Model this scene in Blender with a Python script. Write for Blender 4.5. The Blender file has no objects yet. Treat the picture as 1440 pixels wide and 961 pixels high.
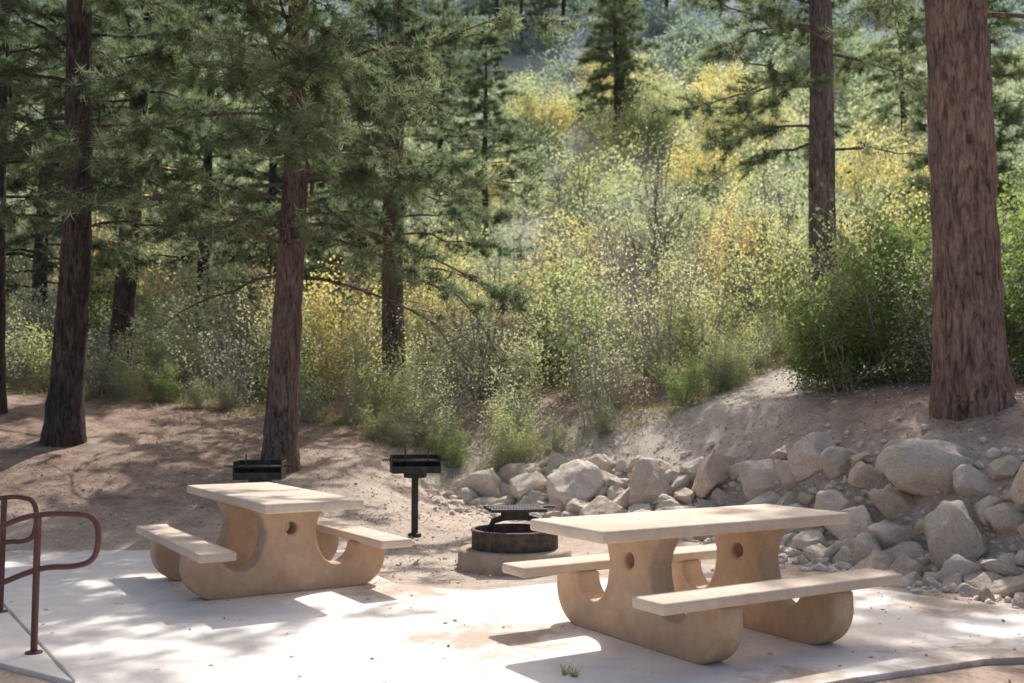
import bpy, bmesh, math, random
import numpy as np
from mathutils import Vector, Matrix, noise

scene = bpy.context.scene
COL = scene.collection
scene.view_settings.view_transform = 'Standard'
scene.view_settings.look = 'None'
scene.view_settings.exposure = 0
SUN = Vector((.2, .85, .93)).normalized()

# ------------------------------------------------------------------ helpers
def link(o):
    COL.objects.link(o); return o

def empty(name, loc, rotz=0.0, label=None, cat=None, group=None):
    o = bpy.data.objects.new(name, None)
    o.empty_display_size = 0.2
    o.location = loc; o.rotation_euler = (0, 0, rotz)
    if label: o["label"] = label
    if cat: o["category"] = cat
    if group: o["group"] = group
    return link(o)

def add(name, mesh, parent=None, mat=None, loc=(0,0,0), rot=(0,0,0), **props):
    o = bpy.data.objects.new(name, mesh)
    if mat and len(mesh.materials) == 0: mesh.materials.append(mat)
    o.location = loc; o.rotation_euler = rot
    if parent: o.parent = parent
    for k, v in props.items(): o[k] = v
    return link(o)

def np_mesh(name, V, F, attrs=None, smooth=False):
    V = np.asarray(V, dtype=np.float32).reshape(-1, 3)
    F = np.asarray(F, dtype=np.int32)
    m = bpy.data.meshes.new(name)
    k = F.shape[1]
    m.vertices.add(len(V)); m.vertices.foreach_set("co", V.ravel())
    m.loops.add(F.size); m.loops.foreach_set("vertex_index", F.ravel())
    m.polygons.add(len(F))
    m.polygons.foreach_set("loop_start", np.arange(0, F.size, k, dtype=np.int32))
    m.update(calc_edges=True)
    if smooth:
        m.polygons.foreach_set("use_smooth", np.ones(len(F), dtype=bool))
    if attrs:
        for an, av in attrs.items():
            a = m.attributes.new(an, 'FLOAT', 'POINT')
            a.data.foreach_set("value", np.asarray(av, dtype=np.float32).ravel())
    m.validate()
    return m

def unit(a):
    return a / (np.linalg.norm(a, axis=-1, keepdims=True) + 1e-9)

class Tubes:
    def __init__(s): s.V = []; s.F = []; s.n = 0
    def add(s, pts, radii, seg=5):
        pts = np.asarray(pts, float); n = len(pts)
        t = np.gradient(pts, axis=0); t = unit(t)
        ref = np.array([0.31, 0.17, 0.93]) if abs(t[:, 2]).mean() < .8 else np.array([1., .13, 0.])
        a = unit(np.cross(t, ref)); b = np.cross(t, a)
        ang = np.arange(seg) * 2 * np.pi / seg
        ring = (a[:, None, :] * np.cos(ang)[None, :, None] + b[:, None, :] * np.sin(ang)[None, :, None])
        r = np.asarray(radii, float)
        if r.ndim == 1: r = r[:, None] * np.ones((1, seg))
        V = pts[:, None, :] + ring * r[:, :, None]
        s.V.append(V.reshape(-1, 3))
        i = np.arange(n - 1)[:, None] * seg; j = np.arange(seg)[None, :]; j2 = (j + 1) % seg
        F = np.stack([i + j, i + j2, i + seg + j2, i + seg + j], -1).reshape(-1, 4) + s.n
        s.F.append(F); s.n += n * seg
    def mesh(s, name):
        return np_mesh(name, np.concatenate(s.V), np.concatenate(s.F), smooth=True)

# ------------------------------------------------------------------ materials
def newmat(name):
    m = bpy.data.materials.new(name); m.use_nodes = True
    nt = m.node_tree; nt.nodes.clear()
    out = nt.nodes.new('ShaderNodeOutputMaterial')
    return m, nt, out

def N(nt, t, **kw):
    n = nt.nodes.new(t)
    for k, v in kw.items():
        if k in n.inputs.keys(): n.inputs[k].default_value = v
        else: setattr(n, k, v)
    return n

def ramp(nt, fac, stops):
    r = nt.nodes.new('ShaderNodeValToRGB')
    els = r.color_ramp.elements
    while len(els) < len(stops): els.new(0.5)
    for e, (p, c) in zip(els, stops):
        e.position = p; e.color = (*c, 1) if len(c) == 3 else c
    nt.links.new(fac, r.inputs[0]); return r.outputs[0]

def mixc(nt, fac, a, b, mode='MIX'):
    m = nt.nodes.new('ShaderNodeMix'); m.data_type = 'RGBA'; m.blend_type = mode
    for s, v in ((m.inputs[0], fac), (m.inputs[6], a), (m.inputs[7], b)):
        if hasattr(v, 'links'): nt.links.new(v, s)
        elif isinstance(v, tuple): s.default_value = (*v, 1)
        else: s.default_value = v
    return m.outputs[2]

def noise_tex(nt, vec, scale, detail=6, rough=.6, dist=0):
    n = N(nt, 'ShaderNodeTexNoise', Scale=scale, Detail=detail, Roughness=rough, Distortion=dist)
    if vec: nt.links.new(vec, n.inputs['Vector'])
    return n.outputs['Fac']

def mapped(nt, vec, scale):
    m = N(nt, 'ShaderNodeMapping'); m.inputs['Scale'].default_value = scale
    nt.links.new(vec, m.inputs[0]); return m.outputs[0]

def finish(nt, out, col, rough=.9, bumps=(), metallic=0, spec=.3):
    p = N(nt, 'ShaderNodeBsdfPrincipled')
    if hasattr(col, 'links'): nt.links.new(col, p.inputs['Base Color'])
    else: p.inputs['Base Color'].default_value = (*col, 1)
    p.inputs['Roughness'].default_value = rough
    p.inputs['Metallic'].default_value = metallic
    p.inputs['Specular IOR Level'].default_value = spec
    prev = None
    for h, st, d in bumps:
        b = N(nt, 'ShaderNodeBump'); b.inputs['Strength'].default_value = st; b.inputs['Distance'].default_value = d
        nt.links.new(h, b.inputs['Height'])
        if prev: nt.links.new(prev, b.inputs['Normal'])
        prev = b.outputs[0]
    if prev: nt.links.new(prev, p.inputs['Normal'])
    nt.links.new(p.outputs[0], out.inputs[0])

def concrete_mat(name, c1, c2, c3, sc=1.0, mott=.45):
    m, nt, out = newmat(name)
    tc = N(nt, 'ShaderNodeTexCoord'); v = tc.outputs['Object']
    big = noise_tex(nt, v, 1.6*sc, 6, .65, .3); mid = noise_tex(nt, v, 7*sc, 6, .7); fine = noise_tex(nt, v, 160*sc, 2, .6)
    col = ramp(nt, big, [(.3, c1), (.55, c2), (.75, c3)])
    col = mixc(nt, mott, col, ramp(nt, mid, [(.3, (.62,.56,.51)), (.62, (1,1,1))]), 'MULTIPLY')
    col = mixc(nt, .45, col, ramp(nt, fine, [(.35, (.6,.57,.55)), (.6, (1.0,1.0,1.0))]), 'MULTIPLY')
    finish(nt, out, col, .9, [(fine, .4, .004), (mid, .3, .01)], spec=.2)
    return m

M_TABLE = concrete_mat('tan_concrete', (.54,.385,.265), (.64,.47,.335), (.71,.545,.41), mott=.5)
M_TOP = concrete_mat('tabletop_concrete', (.68,.56,.45), (.76,.645,.535), (.80,.70,.60), mott=.35)
M_PAD = concrete_mat('pad_concrete', (.44,.35,.27), (.52,.43,.34), (.60,.5,.41))

def slab_mat():
    m, nt, out = newmat('slab_concrete')
    tc = N(nt, 'ShaderNodeTexCoord'); v = tc.outputs['Object']
    big = noise_tex(nt, v, .7, 5, .65); mid = noise_tex(nt, v, 5, 6, .7); fine = noise_tex(nt, v, 120, 2, .6)
    ed = noise_tex(nt, v, 3.5, 7, .7, .4)
    col = ramp(nt, big, [(.3, (.78,.735,.68)), (.5, (.86,.82,.775)), (.72, (.90,.865,.825))])
    col = mixc(nt, .5, col, ramp(nt, mid, [(.3, (.74,.71,.68)), (.6, (1,1,1))]), 'MULTIPLY')
    tot = None
    for (x, y, r) in ((-.15,7.05,.9),(-.95,9.0,.9),(3.1,6.35,1.1),(4.6,7.2,1.3),(3.6,8.3,1.0),(2.3,8.9,.9),(-5.3,11.7,1.4),(-3.6,12.1,1.1),(-2.,11.9,1.),(1.4,9.3,.8),(1.7,5.9,.6)):
        d = N(nt, 'ShaderNodeVectorMath', operation='DISTANCE'); nt.links.new(v, d.inputs[0]); d.inputs[1].default_value = (x, y, .03)
        mr = N(nt, 'ShaderNodeMapRange'); nt.links.new(d.outputs['Value'], mr.inputs[0])
        mr.inputs[1].default_value = 0; mr.inputs[2].default_value = r; mr.inputs[3].default_value = .42; mr.inputs[4].default_value = 0
        if tot is None: tot = mr.outputs[0]
        else:
            mm = N(nt, 'ShaderNodeMath', operation='MAXIMUM'); nt.links.new(tot, mm.inputs[0]); nt.links.new(mr.outputs[0], mm.inputs[1]); tot = mm.outputs[0]
    ad = N(nt, 'ShaderNodeMath', operation='ADD'); nt.links.new(tot, ad.inputs[0]); nt.links.new(ed, ad.inputs[1])
    col = mixc(nt, ramp(nt, ad.outputs[0], [(.63, (0,0,0)), (.83, (.85,.85,.85))]), col, (.47,.36,.275))
    col = mixc(nt, .3, col, ramp(nt, fine, [(.35, (.68,.65,.62)), (.6, (1,1,1))]), 'MULTIPLY')
    finish(nt, out, col, .85, [(fine, .3, .003), (mid, .15, .01)])
    return m
M_SLAB = slab_mat()

def dirt_mat():
    m, nt, out = newmat('dirt')
    tc = N(nt, 'ShaderNodeTexCoord'); v = tc.outputs['Object']
    big = noise_tex(nt, v, .45, 5, .65); mid = noise_tex(nt, v, 3.0, 7, .7); fine = noise_tex(nt, v, 30, 5, .75)
    col = ramp(nt, big, [(.3, (.47,.365,.29)), (.5, (.57,.46,.38)), (.7, (.65,.545,.465))])
    la = N(nt, 'ShaderNodeAttribute', attribute_name='litter')
    lc = ramp(nt, mid, [(.35, (.24,.168,.13)), (.55, (.38,.28,.225)), (.7, (.49,.38,.31))])
    col = mixc(nt, la.outputs['Fac'], col, lc)
    col = mixc(nt, .5, col, ramp(nt, mid, [(.32, (.56,.5,.45)), (.58, (1,1,1))]), 'MULTIPLY')
    pa = N(nt, 'ShaderNodeAttribute', attribute_name='pale')
    pc = mixc(nt, .7, (.60,.55,.50), ramp(nt, mid, [(.35, (.58,.55,.52)), (.6, (1.08,1.07,1.05))]), 'MULTIPLY')
    col = mixc(nt, pa.outputs['Fac'], col, pc)
    col = mixc(nt, .6, col, ramp(nt, fine, [(.35, (.52,.47,.43)), (.58, (1.08,1.06,1.05))]), 'MULTIPLY')
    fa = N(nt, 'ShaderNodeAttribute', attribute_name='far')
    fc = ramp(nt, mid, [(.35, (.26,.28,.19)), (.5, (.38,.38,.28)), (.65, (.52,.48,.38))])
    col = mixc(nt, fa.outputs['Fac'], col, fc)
    ha = N(nt, 'ShaderNodeAttribute', attribute_name='haze_tint')
    hc = ramp(nt, noise_tex(nt, v, .25, 8, .7), [(.35, (.20,.26,.30)), (.6, (.36,.43,.47))])  # aerial haze painted into the ground colour as blue-grey
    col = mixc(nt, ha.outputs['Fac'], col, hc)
    finish(nt, out, col, .95, [(fine, .6, .015), (mid, .5, .05)], spec=.15)
    return m
M_DIRT = dirt_mat()

def rock_mat():
    m, nt, out = newmat('boulder_stone')
    tc = N(nt, 'ShaderNodeTexCoord'); v = tc.outputs['Object']
    oi = N(nt, 'ShaderNodeObjectInfo')
    big = noise_tex(nt, v, 2.2, 6, .65, .5); fine = noise_tex(nt, v, 14, 7, .75)
    col = ramp(nt, big, [(.3, (.74,.65,.56)), (.5, (.88,.80,.715)), (.7, (.95,.90,.83))])
    tint = ramp(nt, oi.outputs['Random'], [(0, (.78,.77,.73)), (.12,(.95,.94,.90)), (.5, (1,.98,.95)), (.8,(1.0,.93,.86)), (1, (.90,.81,.73))])
    col = mixc(nt, 1.0, col, tint, 'MULTIPLY')
    col = mixc(nt, .55, col, ramp(nt, fine, [(.33, (.54,.49,.45)), (.55, (1.05,1.05,1.05))]), 'MULTIPLY')
    finish(nt, out, col, .92, [(big, .6, .10), (fine, .8, .03)], spec=.2)
    return m
M_ROCK = rock_mat()

def bark_mat(name, dark, mid_c, light):
    m, nt, out = newmat(name)
    tc = N(nt, 'ShaderNodeTexCoord'); v = tc.outputs['Object']
    a = noise_tex(nt, mapped(nt, v, (14, 14, 2.8)), 1.0, 7, .62, 1.2)
    b2 = noise_tex(nt, mapped(nt, v, (34, 34, 9)), 1.0, 6, .7, .4)
    big = noise_tex(nt, v, 1.7, 5, .65)
    col = ramp(nt, a, [(.34, dark), (.47, mid_c), (.64, light)])
    col = mixc(nt, .7, col, ramp(nt, b2, [(.36, (.46,.43,.42)), (.58, (1.12,1.08,1.05))]), 'MULTIPLY')
    col = mixc(nt, .8, col, ramp(nt, big, [(.32, (.64,.68,.76)), (.68, (1.15,1.05,.99))]), 'MULTIPLY')
    finish(nt, out, col, .95, [(a, .9, .05), (b2, .7, .025)], spec=.15)
    return m
M_BARK = bark_mat('pine_bark', (.065,.054,.05), (.18,.142,.125), (.31,.25,.22))
M_BARKR = bark_mat('red_pine_bark', (.09,.068,.06), (.235,.175,.15), (.38,.295,.255))
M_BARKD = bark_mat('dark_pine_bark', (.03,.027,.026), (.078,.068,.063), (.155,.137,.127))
M_BARKG = bark_mat('grey_pine_bark', (.07,.065,.063), (.19,.168,.156), (.33,.30,.285))

def flat_wood(name, c1, c2):
    m, nt, out = newmat(name)
    tc = N(nt, 'ShaderNodeTexCoord')
    n = noise_tex(nt, tc.outputs['Object'], 12, 3, .7)
    finish(nt, out, ramp(nt, n, [(.3, c1), (.7, c2)]), .9)
    return m
M_TWIG = flat_wood('grey_twig', (.28,.255,.235), (.56,.53,.49))
M_TWIGD = flat_wood('dark_twig', (.14,.125,.115), (.30,.275,.255))

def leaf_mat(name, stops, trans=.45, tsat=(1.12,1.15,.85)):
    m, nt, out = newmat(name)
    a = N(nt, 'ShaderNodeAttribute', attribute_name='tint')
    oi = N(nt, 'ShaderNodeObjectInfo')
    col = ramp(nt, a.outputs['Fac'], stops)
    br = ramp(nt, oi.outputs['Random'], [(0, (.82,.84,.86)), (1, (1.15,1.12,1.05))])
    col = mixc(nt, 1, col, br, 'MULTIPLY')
    tcol = mixc(nt, 1, col, tsat, 'MULTIPLY')
    d = N(nt, 'ShaderNodeBsdfDiffuse'); nt.links.new(col, d.inputs[0])
    t = N(nt, 'ShaderNodeBsdfTranslucent'); nt.links.new(tcol, t.inputs[0])
    mx = N(nt, 'ShaderNodeMixShader'); mx.inputs[0].default_value = trans
    nt.links.new(d.outputs[0], mx.inputs[1]); nt.links.new(t.outputs[0], mx.inputs[2])
    nt.links.new(mx.outputs[0], out.inputs[0])
    return m
M_NEEDLE = leaf_mat('pine_needles', [(0, (.085,.12,.08)), (.5, (.20,.25,.165)), (1, (.44,.48,.35))], .52, (1.05,1.1,.9))
M_L = {
 'green': leaf_mat('green_leaves', [(0,(.12,.175,.07)),(.5,(.22,.30,.125)),(1,(.39,.46,.24))], .6),
 'olive': leaf_mat('grey_green_leaves', [(0,(.28,.32,.22)),(.5,(.44,.48,.36)),(1,(.62,.64,.50))], .6),
 'lime': leaf_mat('yellow_green_leaves', [(0,(.30,.34,.18)),(.5,(.46,.50,.29)),(1,(.63,.63,.40))], .6),
 'yellow': leaf_mat('yellow_leaves', [(0,(.50,.43,.19)),(.5,(.72,.62,.28)),(1,(.84,.75,.42))], .6),
 'orange': leaf_mat('orange_leaves', [(0,(.54,.39,.20)),(.5,(.74,.55,.29)),(1,(.84,.68,.42))], .6),
 'grey': leaf_mat('dry_grey_leaves', [(0,(.40,.40,.36)),(.5,(.56,.55,.50)),(1,(.70,.68,.62))], .55),
}
M_FAR = leaf_mat('far_scrub_leaves_hazed', [(0,(.21,.27,.31)),(.2,(.29,.37,.36)),(.42,(.38,.44,.34)),(.62,(.51,.55,.38)),(.8,(.64,.62,.36)),(1,(.75,.67,.35))], .6)  # leaf colours; the bluish low stops are painted distance haze
M_LITTER = leaf_mat('leaf_litter', [(0,(.20,.14,.105)),(.5,(.37,.28,.21)),(1,(.58,.46,.35))], .2, (1,1,1))
M_GRASS = leaf_mat('dry_grass', [(0,(.26,.28,.15)),(.5,(.44,.42,.26)),(1,(.62,.55,.40))], .5)

def metal(name, c1, c2, rough=.6, metallic=.3):
    m, nt, out = newmat(name)
    tc = N(nt, 'ShaderNodeTexCoord')
    n = noise_tex(nt, tc.outputs['Object'], 14, 5, .7)
    finish(nt, out, ramp(nt, n, [(.4, c1), (.7, c2)]), rough, [(n, .15, .004)], metallic, .5)
    return m
M_IRON = metal('black_iron', (.03,.03,.031), (.085,.077,.07))
M_RUST = metal('rusty_ring_steel', (.06,.05,.045), (.17,.125,.10), .8)
M_RAIL = metal('maroon_paint', (.10,.038,.034), (.15,.06,.052), .5, 0)
M_ASH = flat_wood('ash', (.12,.11,.10), (.35,.33,.31))

# ------------------------------------------------------------------ terrain
WX = np.array([-3., -.9, .8, 2.6, 3.7, 4.5, 6., 10., 30.])
WY = np.array([17.6, 16., 14.5, 12.8, 10.3, 8.6, 6.6, 3.5, -10.])
def sstep(a, b, x):
    t = np.clip((x - a) / (b - a), 0, 1); return t * t * (3 - 2 * t)
def walldist(x, y):
    d = np.full(np.shape(x), 1e9)
    for i in range(len(WX) - 1):
        ax, ay, bx, by = WX[i], WY[i], WX[i+1], WY[i+1]
        L = (bx-ax)**2 + (by-ay)**2
        t = np.clip(((x-ax)*(bx-ax) + (y-ay)*(by-ay)) / L, 0, 1)
        d = np.minimum(d, np.hypot(x-ax-t*(bx-ax), y-ay-t*(by-ay)))
    return np.where(y > np.interp(x, WX, WY), d, -d)
def wob(x, y, s, ph):
    return (np.sin(x*s+ph)*np.cos(y*s*1.13+ph*2.1) + .6*np.sin(x*s*2.3+y*s*1.7+ph*3) + .35*np.sin(x*s*4.1-y*s*3.7+ph))/1.95
def ground(x, y):
    x = np.asarray(x, float); y = np.asarray(y, float)
    yb = np.minimum(y, 18.)
    zl = .19*np.maximum(0, yb-11.2) + .075*np.clip(-x-3, 0, 12)*sstep(11.5, 15, y)
    yw = np.interp(x, WX, WY)
    H = np.interp(x, [-1, 3, 5], [.42, .62, .80])
    zr = .035*np.clip(y-11, 0, 5)*(y < 30) + H*sstep(-.1, 1.0, walldist(x, y)) + np.interp(np.minimum(y, 20)-yw-1.0, [0,3,12,30], [0,.88,1.65,1.8])
    w = sstep(-2.8, -.4, x)
    z = zl*(1-w) + zr*w
    z = z + np.interp(y, [18, 22, 28, 36, 50, 80, 120, 200, 330, 420], [0, .55, 2.0, 4.8, 10.6, 25.5, 47, 95, 172, 190])
    rough = sstep(11, 14, y) + sstep(-.2, .6, walldist(x, y))
    z = z + .008*wob(x, y, 3.1, 1.) - .008 + .018*np.clip(rough, 0, 1)*wob(x, y, 2.3, 2.) + .07*sstep(14, 20, y)*wob(x, y, .8, .4)
    z = z + 1.8*sstep(40, 90, y)*wob(x, y, .07, 1.7)
    return z
def gz(x, y): return float(ground(x, y))

def axis(lo, hi, step, far_lo, far_hi):
    a = list(np.arange(lo, hi + 1e-6, step)); s = step; v = hi
    while v < far_hi: s *= 1.18; v += s; a.append(v)
    s = step; v = lo
    while v > far_lo: s *= 1.18; v -= s; a.insert(0, v)
    return np.array(a)
ax_x = axis(-11, 10, .13, -420, 420); ax_y = axis(4, 24, .13, -300, 420)
X, Y = np.meshgrid(ax_x, ax_y)
Z = ground(X, Y)
V = np.stack([X, Y, Z], -1).reshape(-1, 3)
nx, ny = len(ax_x), len(ax_y)
i, j = np.meshgrid(np.arange(nx-1), np.arange(ny-1))
b = (j*nx+i).ravel(); F = np.stack([b, b+1, b+nx+1, b+nx], -1)
pxs = np.array([-.5, 1.8, 3.2, 4.2, 4.9]); pys = np.array([16.8, 15.6, 15.2, 16.0, 17.6])
pd = np.full(X.shape, 1e9)
for k in range(4):
    L = (pxs[k+1]-pxs[k])**2+(pys[k+1]-pys[k])**2
    t = np.clip(((X-pxs[k])*(pxs[k+1]-pxs[k])+(Y-pys[k])*(pys[k+1]-pys[k]))/L, 0, 1)
    pd = np.minimum(pd, np.hypot(X-pxs[k]-t*(pxs[k+1]-pxs[k]), Y-pys[k]-t*(pys[k+1]-pys[k])))
pale = .9*(1-sstep(.5, 2.4, pd + .3*wob(X, Y, 2.2, .3)))
pale = np.maximum(pale, .6*(1-sstep(.6, 2.4, np.hypot((X+1.)*.6, Y-10.6))))
pale = np.maximum(pale, .4*np.exp(-((Y-13.4)/1.8)**2)*sstep(-5, -2.5, X)*(1-sstep(1, 3, X)))
pale = np.maximum(pale, .6*(1-sstep(.5, 1.3, np.abs(walldist(X, Y)-.4)))*sstep(-1.5, 0, X))
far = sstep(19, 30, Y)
litter = np.clip(sstep(-1.2, -3.8, X)*sstep(12.0, 13.4, Y) + sstep(3.4, 4.6, X)*sstep(9, 11, Y)*.8 + .8*sstep(16.5,18,Y) + .7*sstep(7,6,Y)*sstep(0,1,X), 0, 1)*np.clip(.9+.25*wob(X,Y,1.3,.7),0,1)
tm = np_mesh('ground', V, F, {'pale': pale.ravel(), 'far': far.ravel(), 'litter': litter.ravel(), 'haze_tint': sstep(75, 115, Y).ravel()}, smooth=True)
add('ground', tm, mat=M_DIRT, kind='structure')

# ------------------------------------------------------------------ concrete slab
def slab(name, poly, top=.03, bot=-.12):
    bm = bmesh.new()
    random.seed(len(poly))
    pts = []
    n = len(poly)
    for k in range(n):
        a = Vector(poly[k]); c = Vector(poly[(k+1) % n]); m = max(1, int((c-a).length/.35))
        for q in range(m): pts.append(a.lerp(c, q/m))
    vs = [bm.verts.new((p.x+random.uniform(-.006,.006), p.y+random.uniform(-.006,.006), top)) for p in pts]
    f = bm.faces.new(vs)
    bm.normal_update()
    if f.normal.z < 0: f.normal_flip()
    r = bmesh.ops.extrude_face_region(bm, geom=[f])
    for v in r['geom']:
        if isinstance(v, bmesh.types.BMVert): v.co.z = bot
    bmesh.ops.recalc_face_normals(bm, faces=bm.faces)
    me = bpy.data.meshes.new(name); bm.to_mesh(me); bm.free()
    o = add(name, me, mat=M_SLAB, kind='structure')
    bv = o.modifiers.new('b', 'BEVEL'); bv.width = .008; bv.segments = 2; bv.limit_method = 'ANGLE'
    return o
slab('pavement', [(-3.9,7.9),(-2.55,5.95),(-2.3,5.2),(-2.5,1),(-1.,-4),(1.,-4),(1.1,5.5),(2.0,6.0),(3.0,6.45),(6.6,7.05),(5.8,7.45),(4.2,7.85),(3.3,8.9),(2.2,9.5),(1.0,9.6),(.3,9.2),(-.35,8.85),(-1.05,9.2),(-1.35,9.8),(-1.55,11.7),(-3.2,12.1),(-5.2,12.3),(-5.9,10.8)])
slab('path', [(-3.905,7.885),(-5.907,10.785),(-9,11.8),(-9,8.6),(-5.0,7.4),(-3.55,6.6),(-2.565,5.935)], top=.026)

# ------------------------------------------------------------------ picnic tables
def shape_mesh(name, outlines, depth, bevel=.014):
    cu = bpy.data.curves.new(name, 'CURVE'); cu.dimensions = '2D'; cu.fill_mode = 'BOTH'
    cu.extrude = depth/2 - bevel; cu.bevel_depth = bevel; cu.bevel_resolution = 2
    cu.offset = -bevel*.6
    for pts in outlines:
        s = cu.splines.new('POLY'); s.points.add(len(pts)-1)
        for p, q in zip(s.points, pts): p.co = (q[0], q[1], 0, 1)
        s.use_cyclic_u = True
    o = bpy.data.objects.new(name, cu); COL.objects.link(o)
    dg = bpy.context.evaluated_depsgraph_get(); dg.update()
    me = bpy.data.meshes.new_from_object(o.evaluated_get(dg)); me.name = name
    bpy.data.objects.remove(o); bpy.data.curves.remove(cu)
    me.transform(Matrix(((0,0,1,0),(1,0,0,0),(0,1,0,0),(0,0,0,1))))
    me.update()
    return me

def arc(cx, cy, r, a0, a1, n):
    return [(cx+r*math.cos(math.radians(a0+(a1-a0)*k/n)), cy+r*math.sin(math.radians(a0+(a1-a0)*k/n))) for k in range(n+1)]
TT = .825
BT = .46
right = [(0.0, 0.0), (.60, 0.0)] + arc(.62, .27, .27, -78, 8, 10) + [(.885, .36), (.865,.378), (.615, .378)] 
right += arc(.44, .38, .175, -8, -150, 12)
right += [(.25, .36), (.225, .46), (.22, .54), (.245, .63), (.295, .705), (.305, .742), (0, .742)]
left = [(-x, z) for x, z in reversed(right[1:-1])]
profile = right + left
hole = arc(0, .555, .062, 0, 345, 23)
me_leg = shape_mesh('support', [profile, hole], .20, .022)
me_leg2 = shape_mesh('support', [profile], .20, .022)

def box_mesh(name, sx, sy, sz, bev=.015, seg=3):
    bm = bmesh.new(); bmesh.ops.create_cube(bm, size=1)
    for v in bm.verts: v.co = Vector((v.co.x*sx, v.co.y*sy, v.co.z*sz))
    bmesh.ops.bevel(bm, geom=bm.edges[:], offset=bev, segments=seg, affect='EDGES', profile=.5)
    me = bpy.data.meshes.new(name); bm.to_mesh(me); bm.free()
    me.polygons.foreach_set('use_smooth', [True]*len(me.polygons))
    me.set_sharp_from_angle(angle=math.radians(35))
    return me
me_top = box_mesh('tabletop', 2.26, .86, .08, .018)
me_bench = box_mesh('bench', 2.13, .30, .072, .018)
def picnic_table(loc, rot, label, sc=1.0, far_leg=None):
    r = empty('picnic_table', loc, rot, label, 'picnic table', 'concrete picnic tables on the paved pad')
    r.scale = (sc, 1, 1)
    add('tabletop', me_top, r, M_TOP, (0, 0, TT-.040))
    for s in (-1, 1):
        add('bench', me_bench, r, M_TOP, (0, s*.775, BT-.040))
        add('support', far_leg if (far_leg and s > 0) else me_leg, r, M_TABLE, (s*.50, 0, 0))
    return r
picnic_table((1.31, 7.2, .028), math.radians(31), 'tan concrete picnic table with two attached benches beside a boulder wall')
picnic_table((-2.27, 9.32, .030), math.radians(122), 'tan concrete picnic table with curved supports near a pedestal grill', 1.10, me_leg2)

# ------------------------------------------------------------------ fire pit
def lathe(name, prof, seg=40):
    V = []; 
    for k in range(seg):
        a = 2*math.pi*k/seg
        for r, z in prof: V.append((r*math.cos(a), r*math.sin(a), z))
    n = len(prof); F = []
    for k in range(seg):
        k2 = (k+1) % seg
        for q in range(n-1): F.append((k*n+q, k2*n+q, k2*n+q+1, k*n+q+1))
    me = bpy.data.meshes.new(name); me.from_pydata(V, [], F); me.update()
    me.polygons.foreach_set('use_smooth', [True]*len(me.polygons))
    me.set_sharp_from_angle(angle=math.radians(35))
    return me
fp = empty('fire_pit', (.03, 10.45, gz(.03, 10.45)), .2, 'rusty steel fire ring with raised cooking grate on a concrete base', 'fire pit')
add('base', lathe('base', [(.001,-.08),(.60,-.08),(.60,.0),(.585,.165),(.57,.185),(.55,.192),(.001,.192)], 48), fp, M_PAD)
add('ring', lathe('ring', [(.41,.18),(.445,.18),(.45,.19),(.447,.365),(.46,.37),(.46,.385),(.445,.39),(.42,.39),(.42,.25),(.41,.18)]), fp, M_RUST)
add('ash_bed', lathe('ash_bed', [(.41,.25),(.3,.27),(.15,.26),(0.001,.28)]), fp, M_ASH)
T = Tubes()
for k in range(-9, 10):
    T.add([(k*.03,-.22,.60),(k*.03,0,.60),(k*.03,.22,.60)], [.009]*3, 6)
for y in (-.22, -.07, .07, .22): T.add([(-.29,y,.590),(0,y,.590),(.29,y,.590)], [.020]*3, 6)
T.add([(.29,0,.60),(.36,0,.605),(.43,0,.60)], [.014,.013,.013], 6)
add('grate', T.mesh('grate'), fp, M_IRON)
T = Tubes()
T.add([(-.26,.0,.24),(-.26,.0,.40),(-.23,.0,.47),(-.12,0,.50),(0,0,.505),(.12,0,.50),(.23,.0,.47),(.26,0,.40),(.26,.0,.24)], [.034]*9, 7)
T.add([(0,0,.49),(0,0,.55),(0,0,.59)], [.15,.15,.15], 12)
add('grate_stand', T.mesh('grate_stand'), fp, M_IRON)

# ------------------------------------------------------------------ pedestal grills
def merged_boxes(name, boxes, bev=.004):
    bm = bmesh.new()
    for (cx, cy, cz, sx, sy, sz) in boxes:
        r = bmesh.ops.create_cube(bm, size=1)
        for v in r['verts']: v.co = Vector((v.co.x*sx+cx, v.co.y*sy+cy, v.co.z*sz+cz))
    bmesh.ops.bevel(bm, geom=bm.edges[:], offset=bev, segments=1, affect='EDGES')
    me = bpy.data.meshes.new(name); bm.to_mesh(me); bm.free(); return me
def pedestal_grill(loc, rot, label, sx=1.0):
    r = empty('pedestal_grill', loc, rot, label, 'grill', 'black iron pedestal grills')
    r.scale = (sx, sx, 1)
    add('post', lathe('post', [(.001,-.1),(.09,-.1),(.09,.02),(.08,.035),(.046,.04),(.046,.68),(.046,.70),(.15,.71),(.15,.768),(.001,.768)], 24), r, M_IRON)
    add('firebox', merged_boxes('firebox', [(0,0,.778,.64,.40,.016),(-.312,0,.885,.012,.40,.20),(.312,0,.885,.012,.40,.20),(0,.196,.885,.61,.012,.20),(0,-.196,.82,.61,.010,.07)]), r, M_IRON)
    T = Tubes()
    for k in range(-8, 9): T.add([(k*.034,-.21,.925),(k*.034,0,.925),(k*.034,.185,.925)], [.007]*3, 5)
    for y in (-.205, .18): T.add([(-.30,y,.922),(0,y,.922),(.30,y,.922)], [.011]*3, 6)
    add('grate', T.mesh('grate'), r, M_IRON)
    for s in (-1, 1):
        T = Tubes()
        t = np.linspace(0, 8*np.pi, 60)
        T.add(np.stack([s*(.33+.11*t/(8*np.pi)), -.12+.014*np.sin(t), .93+.014*np.cos(t)], -1), [.006]*60, 5)
        T.add([(s*.15,-.20,.925),(s*.15,-.20,1.0),(s*.15,-.20,1.07)], [.011]*3, 6)
        add('handle', T.mesh('handle'), r, M_IRON)
    return r
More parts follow.
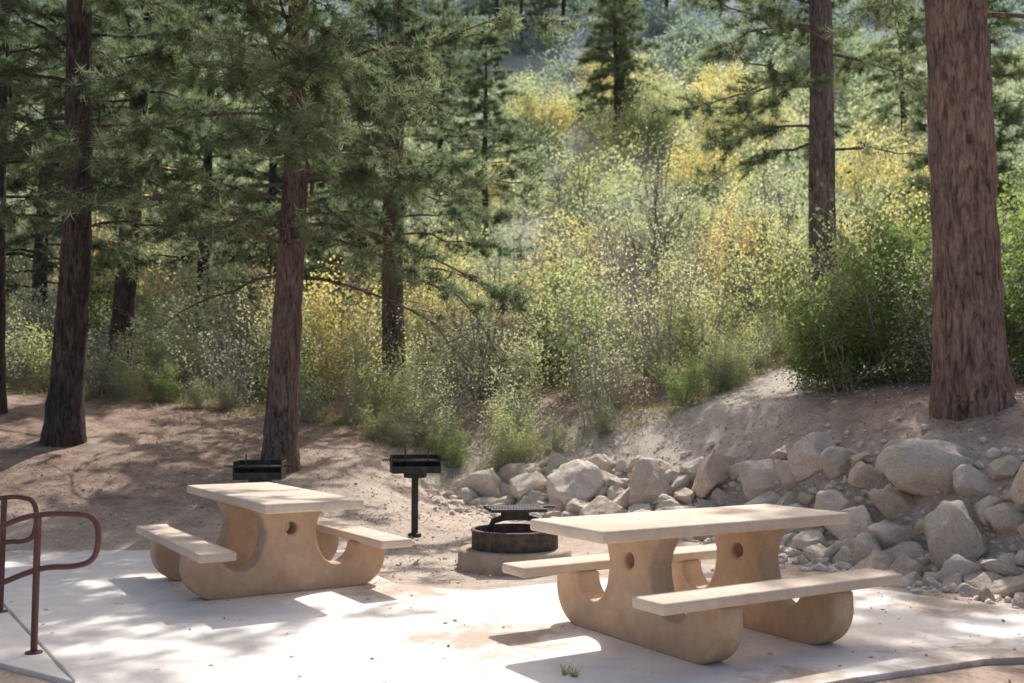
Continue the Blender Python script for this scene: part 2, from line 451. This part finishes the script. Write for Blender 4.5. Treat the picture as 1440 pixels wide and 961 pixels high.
pedestal_grill((-1.19, 12.3, gz(-1.19, 12.3)), math.radians(12), 'black iron pedestal grill on a single post beside the fire pit', .93)
pedestal_grill((-2.98, 11.85, .03), math.radians(4), 'black iron pedestal grill in front of a pine trunk', .88)

# ------------------------------------------------------------------ handrails
def smoothpath(pts, it=3):
    pts = [Vector(p) for p in pts]
    for _ in range(it):
        q = [pts[0]]
        for a, b2 in zip(pts[:-1], pts[1:]): q += [a.lerp(b2, .25), a.lerp(b2, .75)]
        q.append(pts[-1]); pts = q
    return [tuple(p) for p in pts]
def handrail(loc, rot, ext, label):
    r = empty('handrail', loc, rot, label, 'handrail', 'maroon steel handrails')
    T = Tubes(); T.add([(0,0,-.1),(0,0,.4),(0,0,.91)], [.022]*3, 12); add('post', T.mesh('post'), r, M_RAIL)
    T = Tubes(); T.add([(-1.15,0,-.5),(-1.15,0,0),(-1.15,0,.50)], [.022]*3, 12); add('post', T.mesh('post'), r, M_RAIL)
    path = [(-1.5,0,.33),(-.9,0,.56),(-.35,0,.78),(-.12,0,.90),(.05,0,.925),(ext-.12,0,.925),(ext,0,.90),(ext+.03,0,.76),(ext,0,.61),(ext-.13,0,.575),(.08,0,.58),(-.05,0,.55),(-.35,0,.42),(-.9,0,.19),(-1.5,0,-.05)]
    p = smoothpath(path); T = Tubes(); T.add(p, [.019]*len(p), 12); add('rail', T.mesh('rail'), r, M_RAIL)
    T = Tubes(); T.add([(0,0,.0),(0,0,.008),(0,0,.012),(0,0,.0121)], [.055,.055,.05,.001], 16); add('flange', T.mesh('flange'), r, M_RAIL, (0,0,.025))
handrail((-3.12, 6.62, .0), math.radians(8), .36, 'maroon steel handrail with rounded end at the pavement edge')
handrail((-4.02, 7.95, .0), math.radians(-18), .30, 'maroon steel handrail with rounded end beside the walkway')

# ------------------------------------------------------------------ boulders
def boulder_mesh(seed, sub=4, npl=10, lo=.50, hi=.82, c=.97):
    rnd = random.Random(seed)
    bm = bmesh.new(); bmesh.ops.create_icosphere(bm, subdivisions=sub, radius=1.12)
    planes = []
    for k in range(npl):
        n = Vector((rnd.gauss(0,1), rnd.gauss(0,1), rnd.gauss(0,1))).normalized()
        planes.append((n, rnd.uniform(lo, hi)))
    off = Vector((seed*3.1, seed*1.7, 0))
    for v in bm.verts:
        p = v.co.copy()
        for _ in range(2):
            for n, d in planes:
                k = p.dot(n) - d
                if k > 0: p -= n*k*c
        p += v.co*(.09*noise.noise(p*1.6+off) + .055*noise.noise(p*4+off) + .03*noise.noise(p*11+off))
        v.co = p
    me = bpy.data.meshes.new('boulder'); bm.to_mesh(me); bm.free()
    me.polygons.foreach_set('use_smooth', [True]*len(me.polygons))
    me.materials.append(M_ROCK)
    return me
BM = [boulder_mesh(k+3, npl=11, lo=.52, hi=.82, c=.93) for k in range(13)] + [boulder_mesh(k+40, npl=16, lo=.68, hi=.95) for k in range(5)]
rr = random.Random(5)
placed = []
def boulder(x, y, z, rx, ry, rz, rot, label, tilt=(0,0), mi=None):
    me = BM[rr.randrange(18) if mi is None else mi]
    o = add('boulder', me, None, None, (x, y, z), (tilt[0], tilt[1], rot))
    o.scale = (rx*1.14, ry*1.14, rz*1.14); o["label"] = label; o["category"] = 'boulder'; o["group"] = 'boulders stacked along the slope'
    placed.append((x, y, max(rx, ry)))
big = [ (.95, 14.8, .48, .38), (4.42, 10.6, .44, .29), (1.95, 14.2, .36, .32), (2.75, 13.7, .40, .32), (3.72, 12.3, .32, .28), (3.2, 12.9, .30, .26),
 (4.3, 9.75, .40, .35), (5.0, 9.5, .34, .27), (4.85, 8.75, .34, .30), (-.4, 15.9, .42, .30), (.25, 15.4, .36, .28), (3.75, 11.1, .34, .28), (5.5, 8.1, .40, .34), (2.2, 13.2, .32, .24)]
for k, (x, y, r, rz) in enumerate(big):
    boulder(x, y, gz(x, y)+rz*.22, r, r*rr.uniform(.7,.95), rz, rr.uniform(0,6.3), 'large pale sandstone boulder bedded in the dirt slope', (rr.uniform(-.15,.15), rr.uniform(-.15,.15)), 14 if k == 1 else None)
P = [Vector((WX[k], WY[k])) for k in range(1, 8)]
def along(t):
    k = 0
    while k < len(P)-2 and t > (P[k+1]-P[k]).length: t -= (P[k+1]-P[k]).length; k += 1
    d = (P[k+1]-P[k]).normalized(); n = Vector((-d.y, d.x)); n = n if n.y > 0 else -n
    return P[k]+d*t, n
for row, (off, rmin, rmax, step) in enumerate([(-.05,.18,.30,.26),(.28,.18,.30,.26),(.60,.16,.28,.28),(.86,.13,.24,.34),(.1,.11,.18,.14),(.45,.10,.17,.14),(.75,.08,.15,.18),(-.36,.07,.14,.24),(.25,.06,.12,.10),(.6,.06,.12,.12)]):
    t = rr.uniform(0,.3)
    while t < 11.6:
        p, n = along(t); q = p + n*(off+rr.uniform(-.14,.14)); r = rr.uniform(rmin, rmax)
        tight = .48 if row < 4 else .58
        if all(math.hypot(q.x-a, q.y-b2) > tight*(r+c) for a, b2, c in placed):
            rz = r*rr.uniform(.6,.85)
            lab = 'small pale rock wedged among larger boulders' if row >= 4 else 'pale angular boulder stacked in the rock wall'
            boulder(q.x, q.y, gz(q.x, q.y)+rz*.12, r, r*rr.uniform(.7,1), rz, rr.uniform(0,6.3), lab, (rr.uniform(-.3,.3), rr.uniform(-.3,.3)))
        t += step*rr.uniform(.7,1.2)
print('boulders', len(placed))

# rubble / gravel
rng = np.random.default_rng(3)
bm = bmesh.new(); bmesh.ops.create_icosphere(bm, subdivisions=1, radius=1)
base_v = np.array([v.co[:] for v in bm.verts]); base_f = np.array([[v.index for v in f.verts] for f in bm.faces]); bm.free()
def gravel(name, xs, ys, sz):
    n = len(xs)
    jit = 1 + .35*rng.standard_normal((n, len(base_v), 1)).clip(-1, 1)
    V = base_v[None]*jit*np.stack([sz, sz*rng.uniform(.6,1,n), sz*rng.uniform(.45,.8,n)], -1)[:, None, :]
    a = rng.uniform(0, 6.28, n); c, s = np.cos(a)[:, None], np.sin(a)[:, None]
    V = np.stack([V[:,:,0]*c-V[:,:,1]*s, V[:,:,0]*s+V[:,:,1]*c, V[:,:,2]], -1)
    V += np.stack([xs, ys, ground(xs, ys)+sz*.2], -1)[:, None, :]
    F = base_f[None]+(np.arange(n)*len(base_v))[:, None, None]
    return add(name, np_mesh(name, V.reshape(-1,3), F.reshape(-1,3)), mat=M_ROCK, kind='stuff')
gx, gy, gs = [], [], []
while len(gx) < 3600:
    t = rr.uniform(0, 11.4); p, n = along(t); q = p+n*rr.gauss(.15, .5)
    gx.append(q.x); gy.append(q.y); gs.append(abs(rr.gauss(0, .036))+.010)
gx = np.array(gx); gy = np.array(gy); gs = np.array(gs)
k = ~((gy < np.interp(gx, [1,2.2,3.3,4.2,5.6,6.4],[9.6,9.6,9.0,8.0,7.7,7.4])+.05) & (gx > 1))
gravel('gravel', gx[k], gy[k], gs[k])
px_ = rng.uniform(-6, 7, 3600); py_ = rng.uniform(9, 18, 3600)
ok = ((py_ > 12.4) | ((px_ > -1.5) & (px_ < -.0) & (py_ > 9.6))) 
gravel('pebbles', px_[ok], py_[ok], np.abs(rng.normal(0, .011, ok.sum()))+.005)

# ------------------------------------------------------------------ leaves helpers
SV = np.array(SUN[:])
def leaf_quads(C, size, rng, a=.5, bb=.30, bias=1.0):
    n = len(C)
    nrm = unit(unit(rng.standard_normal((n,3))) + bias*SV)
    d = unit(np.cross(nrm, rng.standard_normal((n,3)))); w = np.cross(nrm, d)
    s = size*rng.uniform(.6,1.3,(n,1))
    V = np.stack([C-d*s*a, C+w*s*bb, C+d*s*a, C-w*s*bb], 1)
    F = np.arange(n*4).reshape(n,4)
    return V.reshape(-1,3), F
def needle_tris(C, D, per, ln, wd, rng):
    n = len(C)
    d = unit(D[:, None, :]*.55 + unit(rng.standard_normal((n, per, 3)))*.9)
    b0 = C[:, None, :] - D[:, None, :]*rng.uniform(0, .14, (n, per, 1))
    L = ln*rng.uniform(.7,1.2,(n,per,1)); w = unit(np.cross(d, SV+unit(rng.standard_normal((n,per,3)))*.8))*wd
    V = np.stack([b0-w, b0+w, b0+d*L], 2)
    return V.reshape(-1,3), np.arange(n*per*3).reshape(-1,3)

# ------------------------------------------------------------------ pines
def pine_meshes(seed, h, r0, c0, blen, nb, lean=(0,0), per=22, ln=.17, wd=.0075, taper=.55, flare=.35, dens=1.0, conic=.6, azbias=None, azp=.4, tip=True, deadlow=3, droopk=1.0):
    rng = np.random.default_rng(seed)
    T = Tubes(); seg = 20; nr = 46
    zz = np.concatenate([[-.5], np.linspace(0, 1, nr-1)**1.25*h])
    cx = lean[0]*zz/h + .05*np.sin(zz*.6+seed); cy = lean[1]*zz/h + .05*np.cos(zz*.5+seed*2)
    rad = r0*(1-(1-taper*.6)*np.clip(zz/h,0,1)**1.0) + r0*flare*np.exp(-np.maximum(zz,0)/.45)
    if tip: rad = rad*np.clip((h-zz)/(h*.35), .12, 1)
    ang = np.arange(seg)
    rr2 = rad[:, None]*(1+.03*rng.standard_normal((nr, seg))+.05*np.sin(ang*3*2*np.pi/seg+seed)[None]*np.exp(-np.maximum(zz,0)/1.)[:, None])
    T.add(np.stack([cx,cy,zz],-1), rr2, seg)
    C, D, S = [], [], []
    def axis_at(z): return np.array([np.interp(z, zz, cx), np.interp(z, zz, cy), z])
    for k in range(nb):
        f = (k+rng.uniform(0,1))/nb; z = c0+(h-c0)*f**.9
        az = k*2.4+rng.uniform(-.5,.5)
        if azbias is not None and rng.random() < azp: az = azbias+rng.uniform(-.8,.8)
        L = blen*(1-conic*f)*rng.uniform(.65,1.15)
        out = np.array([math.cos(az), math.sin(az), 0.])
        side = np.array([-out[1], out[0], 0])
        t = np.linspace(0, 1, 8)[:, None]
        rise = rng.uniform(-.05,.25)+.35*f; droop = rng.uniform(.15,.5)*(1-f)*droopk
        ph = rng.uniform(0,6)
        pts = axis_at(z)+out*L*t + np.array([0,0,1.])*(L*(rise*t-droop*t**2)) + side*(.07*L*np.sin(t*4+ph)) + .035*L*rng.standard_normal((8,3))*t
        r = np.interp(z, zz, rad)
        T.add(pts, np.linspace(min(.036,r*.26)*(.6+.4*L/blen), .005, 8), 5)
        dead = k < deadlow
        nt = int((5+L*5)*dens)
        for q in range(nt):
            tt = rng.uniform(.12, 1.0)**.8; p = np.array([np.interp(tt, t[:,0], pts[:,c]) for c in range(3)])
            dd = unit(out*rng.uniform(.2,1)+side*rng.choice([-1,1])*rng.uniform(.3,1)+np.array([0,0,rng.uniform(-.35,.4)]))
            l2 = rng.uniform(.3,.9)*(1.15-.5*tt)*min(1,L/2)
            u4 = np.linspace(0,1,4)[:,None]
            tw = p+dd*l2*u4+np.array([0,0,1])*(.1*l2*u4-.25*droopk*l2*u4**2)
            T.add(tw, [.010,.007,.005,.003], 3)
            if (dead and rng.random() < .85) or rng.random() < .1: continue
            br = rng.uniform(-.22,.22)
            for u in np.linspace(.3,1,max(2,int(l2/.115))):
                C.append(p+(tw[-1]-p)*u+rng.normal(0,.035,3)); D.append(dd+np.array([0,0,.25])); S.append(br)
                if rng.random() < .42:
                    e = unit(dd+rng.normal(0,.8,3)); C.append(C[-1]+e*.13); D.append(e); S.append(br)
        C.append(pts[-1]); D.append(out); S.append(0)
    C = np.array(C); D = unit(np.array(D))
    V, F = needle_tris(C, D, per, ln, wd, rng)
    ct = np.clip(.40+.18*rng.standard_normal(len(C))+np.array(S), 0, 1)
    tint = np.repeat(ct, per*3)+np.tile([0,0,.12], len(C)*per)
    return T.mesh('trunk'), np_mesh('crown', V, F, {'tint': tint})

def pine(x, y, label, meshes=None, bark=None, needle=None, rot=0, sc=1.0, group='tall ponderosa pines', **kw):
    ms = meshes or pine_meshes(**kw)
    r = empty('pine_tree', (x, y, gz(x, y)-.03), rot, label, 'tree', group)
    r.scale = (sc, sc, sc)
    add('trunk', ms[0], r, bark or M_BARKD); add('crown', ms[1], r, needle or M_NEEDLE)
    return ms
pine(-3.42, 15.0, 'tall pine with brown bark and long drooping needled branches', seed=11, h=9.2, r0=.235, c0=2.8, blen=4.1, nb=48, lean=(.12,0), bark=M_BARK, taper=1.0, tip=False, azbias=-.9, azp=.5, conic=.4, droopk=1.3)
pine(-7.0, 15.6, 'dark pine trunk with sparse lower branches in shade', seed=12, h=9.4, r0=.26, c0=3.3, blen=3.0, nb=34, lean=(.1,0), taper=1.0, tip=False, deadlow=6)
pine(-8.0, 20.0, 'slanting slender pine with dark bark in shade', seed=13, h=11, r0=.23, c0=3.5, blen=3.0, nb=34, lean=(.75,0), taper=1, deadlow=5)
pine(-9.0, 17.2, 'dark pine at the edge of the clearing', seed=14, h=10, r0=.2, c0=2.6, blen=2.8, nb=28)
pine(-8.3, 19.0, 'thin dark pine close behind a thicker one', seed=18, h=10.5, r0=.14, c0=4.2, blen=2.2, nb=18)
pine(-2.5, 21.0, 'pine rising out of brush with brown trunk', seed=15, h=10.8, r0=.25, c0=2.9, blen=3.6, nb=46, bark=M_BARK, taper=1.0, droopk=1.2, azbias=-1.5, azp=.35)
pine(5.8, 18.2, 'tall grey-barked pine with spreading needled branches', seed=16, h=10.3, r0=.27, c0=3.7, blen=3.2, nb=30, taper=1.0, azbias=math.pi, lean=(-.1,0), bark=M_BARKG, deadlow=1)
pine(5.40, 11.6, 'massive red-barked pine trunk standing above the boulders', seed=17, h=10, r0=.38, c0=4.5, blen=2.6, nb=15, lean=(-.28,0), taper=1.3, flare=.24, bark=M_BARKR, tip=False, deadlow=1)
protos = [pine_meshes(seed=31+k, h=10+k, r0=.2, c0=1.4+.4*k, blen=2.8, nb=54, per=13, ln=.26, wd=.014, conic=.75, deadlow=1) for k in range(3)]
rq = random.Random(8)
far_list = [(-11.4,24,1),(-6.2,25.5,.9),(-4.6,30,.9),(-9,29,1),(13,28,1), (6.6,62,1.15),(7.4,66,1.1),(-18,42,1.1),(-9,50,1.0),(-4.2,58,1.0),(-7.2,42,.9),(-13,36,1),(-1.2,44,.8),(24,60,1),
  (-14,66,1.1),(-1.5,95,1.1),(11,105,1.2),(28,90,1.2),(3.5,118,1.3),(-22,82,1.2),(-10,100,1.3),(20,125,1.4),(-2,135,1.4),(9,140,1.4),(6,112,1.3),(14,118,1.3),(1,104,1.2)]
for x, y, s in far_list:
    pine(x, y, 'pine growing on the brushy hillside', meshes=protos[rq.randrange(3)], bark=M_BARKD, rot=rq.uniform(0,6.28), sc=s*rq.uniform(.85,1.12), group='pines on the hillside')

# ------------------------------------------------------------------ shrubs
def shrub_meshes(seed, h=2.2, r=1.1, nst=9, nleaf=4200, size=.062, sigma=.13):
    rng = np.random.default_rng(seed); T = Tubes(); tips = []
    for k in range(nst):
        az = rng.uniform(0,6.28); sp = r*rng.uniform(.15,1.0)**.8; hh = h*rng.uniform(.45,1.05)*(1-.25*(sp/r)**2)
        b0 = np.array([rng.normal(0,.12), rng.normal(0,.12), -.1])
        e = np.array([math.cos(az)*sp, math.sin(az)*sp, hh])
        t = np.linspace(0,1,7)[:,None]
        pts = b0+(e-b0)*np.concatenate([t**1.3,t**1.3,t],1)+.05*h*np.concatenate([np.sin(t*5+az),np.cos(t*4+az*2),t*0],1)*t
        T.add(pts, np.linspace(.022,.005,7)*h/2.2, 4)
        for q in range(8):
            tt = rng.uniform(.12,1); p = np.array([np.interp(tt,t[:,0],pts[:,c]) for c in range(3)])
            d = unit(np.array([math.cos(az),math.sin(az),.9])*.7+rng.normal(0,.6,3)); l = h*rng.uniform(.1,.28)
            e2 = p+d*l; T.add([p,(p+e2)/2+rng.normal(0,.02,3),e2],[.009,.006,.003],3); tips.append((e2+p)/2); tips.append(e2)
            for w in range(3):
                s2 = p+(e2-p)*rng.uniform(.3,1); d2 = unit(d+rng.normal(0,.7,3)); e3 = s2+d2*l*rng.uniform(.3,.7)
                T.add([s2,(s2+e3)/2,e3],[.005,.004,.002],3); tips.append(e3)
    tips = np.array(tips)
    wgt = rng.random(len(tips))**1.8; wgt /= wgt.sum()
    idx = rng.choice(len(tips), nleaf, p=wgt)
    C = tips[idx]+rng.normal(0, sigma, (nleaf,3)); C[:,2] = np.maximum(C[:,2], .03)
    V, F = leaf_quads(C, size, rng, .5, .36)
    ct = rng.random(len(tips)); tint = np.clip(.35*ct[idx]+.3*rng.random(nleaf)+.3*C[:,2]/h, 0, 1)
    return T.mesh('stems'), np_mesh('foliage', V, F, {'tint': np.repeat(tint,4)})
SH = {}
def proto(kind, var):
    key = (kind, var)
    if key in SH: return SH[key]
    P0 = dict(green=(3600,.075,.15), olive=(2900,.062,.15), lime=(2700,.066,.15), yellow=(2800,.064,.15), orange=(2500,.06,.14), grey=(1000,.05,.17), bare=(240,.045,.15))[kind]
    if var == 3: P0 = (int(P0[0]*1.6), P0[1]*.75, P0[2])
    nst = dict(bare=12, grey=13).get(kind, 10)
    w, l = shrub_meshes(sum(map(ord, kind))+var*13, nleaf=P0[0], size=P0[1], sigma=P0[2], nst=nst)
    w.materials.append(M_TWIGD if kind == 'bare' else M_TWIG); l.materials.append(M_L['grey' if kind == 'bare' else kind])
    SH[key] = (w, l); return SH[key]
LAB = dict(green='dense bright green leafy shrub', olive='grey-green leafy shrub in the hillside brush', lime='yellow-green shrub in the hillside brush', yellow='shrub with golden yellow autumn leaves', orange='shrub with orange autumn leaves', grey='nearly bare grey twiggy shrub', bare='tall leafless shrub with dark bare branches')
rs = random.Random(21)
def shrub(x, y, kind, s=1.0, sz=None):
    w, l = proto(kind, rs.randrange(4))
    r = empty('shrub', (x, y, gz(x, y)), rs.uniform(-.7,.7), LAB[kind], 'shrub', 'shrubs in the hillside brush')
    r.scale = (s*rs.choice([-1,1]), s, (sz or s)*rs.uniform(.9,1.1))
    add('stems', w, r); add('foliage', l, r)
for x, y, s, sz in [(4.7,14.0,.75,.75),(5.5,14.1,.85,1.0),(5.15,15.1,.95,1.25),(6.6,13.2,.95,1.0),(6.2,15.0,1.1,1.25),(7.6,13.8,1.1,1.3),(7.3,16,1.3,1.4),(4.45,14.5,.5,.5)]:
    shrub(x, y, 'green', s, sz)
shrub(5.0, 14.6, 'lime', .8, 1.05); shrub(5.9, 13.6, 'olive', .7, .8)
for cx_, cy_, n_, sp_, sc_, k2 in [(-4.1,21.6,2,.5,1.15,'yellow'),(-5.2,22.8,2,.6,1.15,'orange'),(-11.5,27,2,.8,1.3,'orange'),(.6,24.2,2,.5,1.2,'orange'),(5.2,24.2,2,.5,1.15,'orange'),(-2.0,25,2,.8,1.1,'yellow'),(2.6,31,2,1,1.2,'yellow'),(9.2,26,2,.8,1.3,'yellow'),(15,42,3,1.8,1.5,'yellow'),
     (12,75,3,2.8,1.9,'yellow'),(13.4,62,2,2.6,1.7,'yellow'),(9.5,58,3,2.6,1.7,'lime'),(3,66,2,2.8,1.8,'lime'),(1.5,48,2,2.,1.5,'lime'),(9.5,44,3,2.2,1.3,'yellow'),(-11,40,2,2,1.4,'orange')]:
    for q in range(n_):
        shrub(cx_+rs.gauss(0, sp_), cy_+rs.gauss(0, sp_), k2 if q else ('yellow' if k2 == 'lime' else k2), sc_*rs.uniform(.8,1.2), sc_*rs.uniform(.9,1.2))
for x, y, s, sz in [(3.4,26,1.2,1.8),(4.3,28,1.1,1.7),(1.6,25,1.0,1.5),(-.6,20.3,.8,1.2),(6.5,24,1.1,1.6),(5.0,21.2,.8,1.4),(7.2,27,1.2,1.9),(5.2,35,1.5,2.2),(2.4,36,1.4,2.0)]:
    shrub(x, y, 'bare', s, sz)
def ybrush(x): return float(np.interp(x, [-12,-5,-3,-2,0,1.6,3.0,4.0,5.0,7,12], [20,19.2,18.2,17.4,16.8,16.4,16.8,17.5,18.4,18,17]))
cnt = 0
for row in range(13):
    yo = (0.0 if row == 0 else .5+(row-1)*1.42); step = (.66 if row == 0 else .95+row*.12); x = -.60*(ybrush(0)+yo)
    while x < .60*(ybrush(0)+yo):
        xx = x+rs.uniform(-.35,.35); yy = ybrush(xx)+yo+rs.uniform(-.5,.5)
        bearing = xx/yy
        u = rs.random()
        if row == 0: kind = 'olive' if u < .5 else 'lime' if u < .75 else 'grey' if u < .95 else 'green'
        elif bearing > .3: kind = 'green' if u < .28 else 'olive' if u < .62 else 'lime' if u < .8 else 'grey'
        elif bearing > -.03: kind = 'olive' if u < .42 else 'grey' if u < .72 else 'lime' if u < .90 else 'green' if u < .96 else 'yellow'
        else: kind = 'olive' if u < .5 else 'lime' if u < .68 else 'grey' if u < .86 else 'green' if u < .95 else 'yellow'
        s = (.42 if row == 0 else .68 if row == 1 else .84+.035*row)*rs.uniform(.65,1.25)
        if rs.random() < .92: shrub(xx, yy, kind, s, s*(1.25 if kind == 'grey' else 1.0)); cnt += 1
        x += step*rs.uniform(.8,1.25)
print('shrubs', cnt)

# far hillside scrub
rng = np.random.default_rng(77)
nC = 2600
yy = 34+rng.random(nC)**1.3*165; xx = (rng.random(nC)*2-1)*(.64*yy+4)
rad = .8+rng.random(nC)*.8+yy*.005
per = 190
kindv = np.clip(rng.normal(.42,.14,nC) + .20*((xx/yy > .08) & (xx/yy < .28) & (yy > 45) & (yy < 85)) , .2, 1)
dirs = unit(rng.standard_normal((nC, per, 3))); dirs[:,:,2] = np.abs(dirs[:,:,2])
lump = 1+.3*np.sin(dirs[:,:,0]*5+xx[:,None])*np.cos(dirs[:,:,1]*4+yy[:,None])
C = dirs*(rad[:,None,None])*(rng.random((nC,per,1))**.35)*lump[:,:,None]*np.array([1,1,1.25])
C += np.stack([xx,yy,ground(xx,yy)],-1)[:,None,:]
sz = np.repeat(.05+yy*.0024, per)[:,None]
n = nC*per; C = C.reshape(-1,3)
V, F = leaf_quads(C, sz, rng, .55, .4, .9)
haze_fade = sstep(72,112,np.repeat(yy,per))  # farther leaves slide to the blue stops, haze put into their tint
tint = np.clip((np.repeat(kindv,per)+rng.normal(0,.08,n))*(1-haze_fade)+haze_fade*(.06+rng.normal(0,.05,n)),0,1)
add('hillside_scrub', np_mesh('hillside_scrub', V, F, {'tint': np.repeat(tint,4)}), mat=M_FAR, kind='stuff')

# ------------------------------------------------------------------ litter, grass
n = 32000
x = rng.uniform(-11, 8, n); y = rng.uniform(5, 19, n)
onslab = (y < 12.2) & (x < 4.5) & ~((x > -1.4) & (x < -.2) & (y > 9.2))
pale_zone = (x > -1) & (y > 14.5)
keep = np.where(onslab, rng.random(n) < .045+.12*((x > 2.5) & (y < 9)), np.where(pale_zone, rng.random(n) < .4, True))
x, y = x[keep], y[keep]
z = ground(x, y)+.01; z = np.where((y < 12.2) & (x > -6) & (x < 5), np.maximum(z, .036), z)
C = np.stack([x,y,z],-1); m = len(C)
d = unit(np.stack([rng.normal(size=m), rng.normal(size=m), rng.normal(size=m)*.25],-1)); w = unit(np.cross(d, np.array([0,0,1.])+rng.normal(0,.3,(m,3))))
s = rng.uniform(.02,.05,(m,1)); ww = rng.uniform(.08,.35,(m,1))
V = np.stack([C-d*s*.5, C+w*s*ww, C+d*s*.5, C-w*s*ww],1).reshape(-1,3)
add('leaf_litter', np_mesh('leaf_litter', V, np.arange(m*4).reshape(-1,4), {'tint': np.repeat(rng.random(m),4)}), mat=M_LITTER, kind='stuff')

ng = 1000
tx = rng.uniform(-12, 9, ng); ty = np.interp(tx, [-12,-5,-3,-2,0,1.6,3.0,4.0,5.0,7,12], [20,19.2,18.2,17.4,16.8,16.4,16.8,17.5,18.4,14,14])+rng.normal(.3,.6,ng)
tx[:3] = .37+rng.normal(0,.02,3); ty[:3] = 6.05+rng.normal(0,.02,3)
C = np.stack([tx,ty,np.where(ty < 7, .03, ground(tx,ty))],-1)
per = 12
hgt = rng.uniform(.06,.22,(ng,1,1)); hgt[:3] = .09
b0 = C[:,None,:]+rng.normal(0,1,(ng,per,3))*np.array([1,1,0])*np.where(ty < 7, .008, .05)[:,None,None]
d = unit(rng.normal(0,.45,(ng,per,3))+np.array([0,0,1.])); L = hgt*rng.uniform(.5,1.1,(ng,per,1))
w = unit(np.cross(d, rng.standard_normal((ng,per,3))))*.006
V = np.stack([b0-w,b0+w,b0+d*L],2).reshape(-1,3)
add('grass', np_mesh('grass', V, np.arange(len(V)).reshape(-1,3), {'tint': np.repeat(rng.random(ng),per*3)}), mat=M_GRASS, kind='stuff')

# ------------------------------------------------------------------ light, world, camera
L = bpy.data.lights.new('sun', 'SUN'); L.energy = 5.0; L.angle = math.radians(.6); L.color = (1, .955, .89)
lo = bpy.data.objects.new('sun', L); lo.rotation_euler = SUN.to_track_quat('Z', 'Y').to_euler(); link(lo)
w = bpy.data.worlds.new('World'); scene.world = w; w.use_nodes = True
nt = w.node_tree; bg = nt.nodes['Background']
sky = nt.nodes.new('ShaderNodeTexSky'); sky.sky_type = 'NISHITA'; sky.sun_disc = False
sky.sun_elevation = math.asin(SUN.z); sky.sun_rotation = math.atan2(SUN.x, SUN.y)
sky.dust_density = 6.0; sky.ozone_density = .5
nt.links.new(sky.outputs[0], bg.inputs[0]); bg.inputs[1].default_value = .15

cam = bpy.data.cameras.new('camera'); cam.lens = 35; cam.sensor_width = 36; cam.clip_end = 1500; cam.clip_start = .05
cam.dof.use_dof = True; cam.dof.focus_distance = 8.2; cam.dof.aperture_fstop = 1.8
co = bpy.data.objects.new('camera', cam); co.location = (0, 0, 1.6); co.rotation_euler = (math.radians(94), 0, 0); link(co)
scene.camera = co
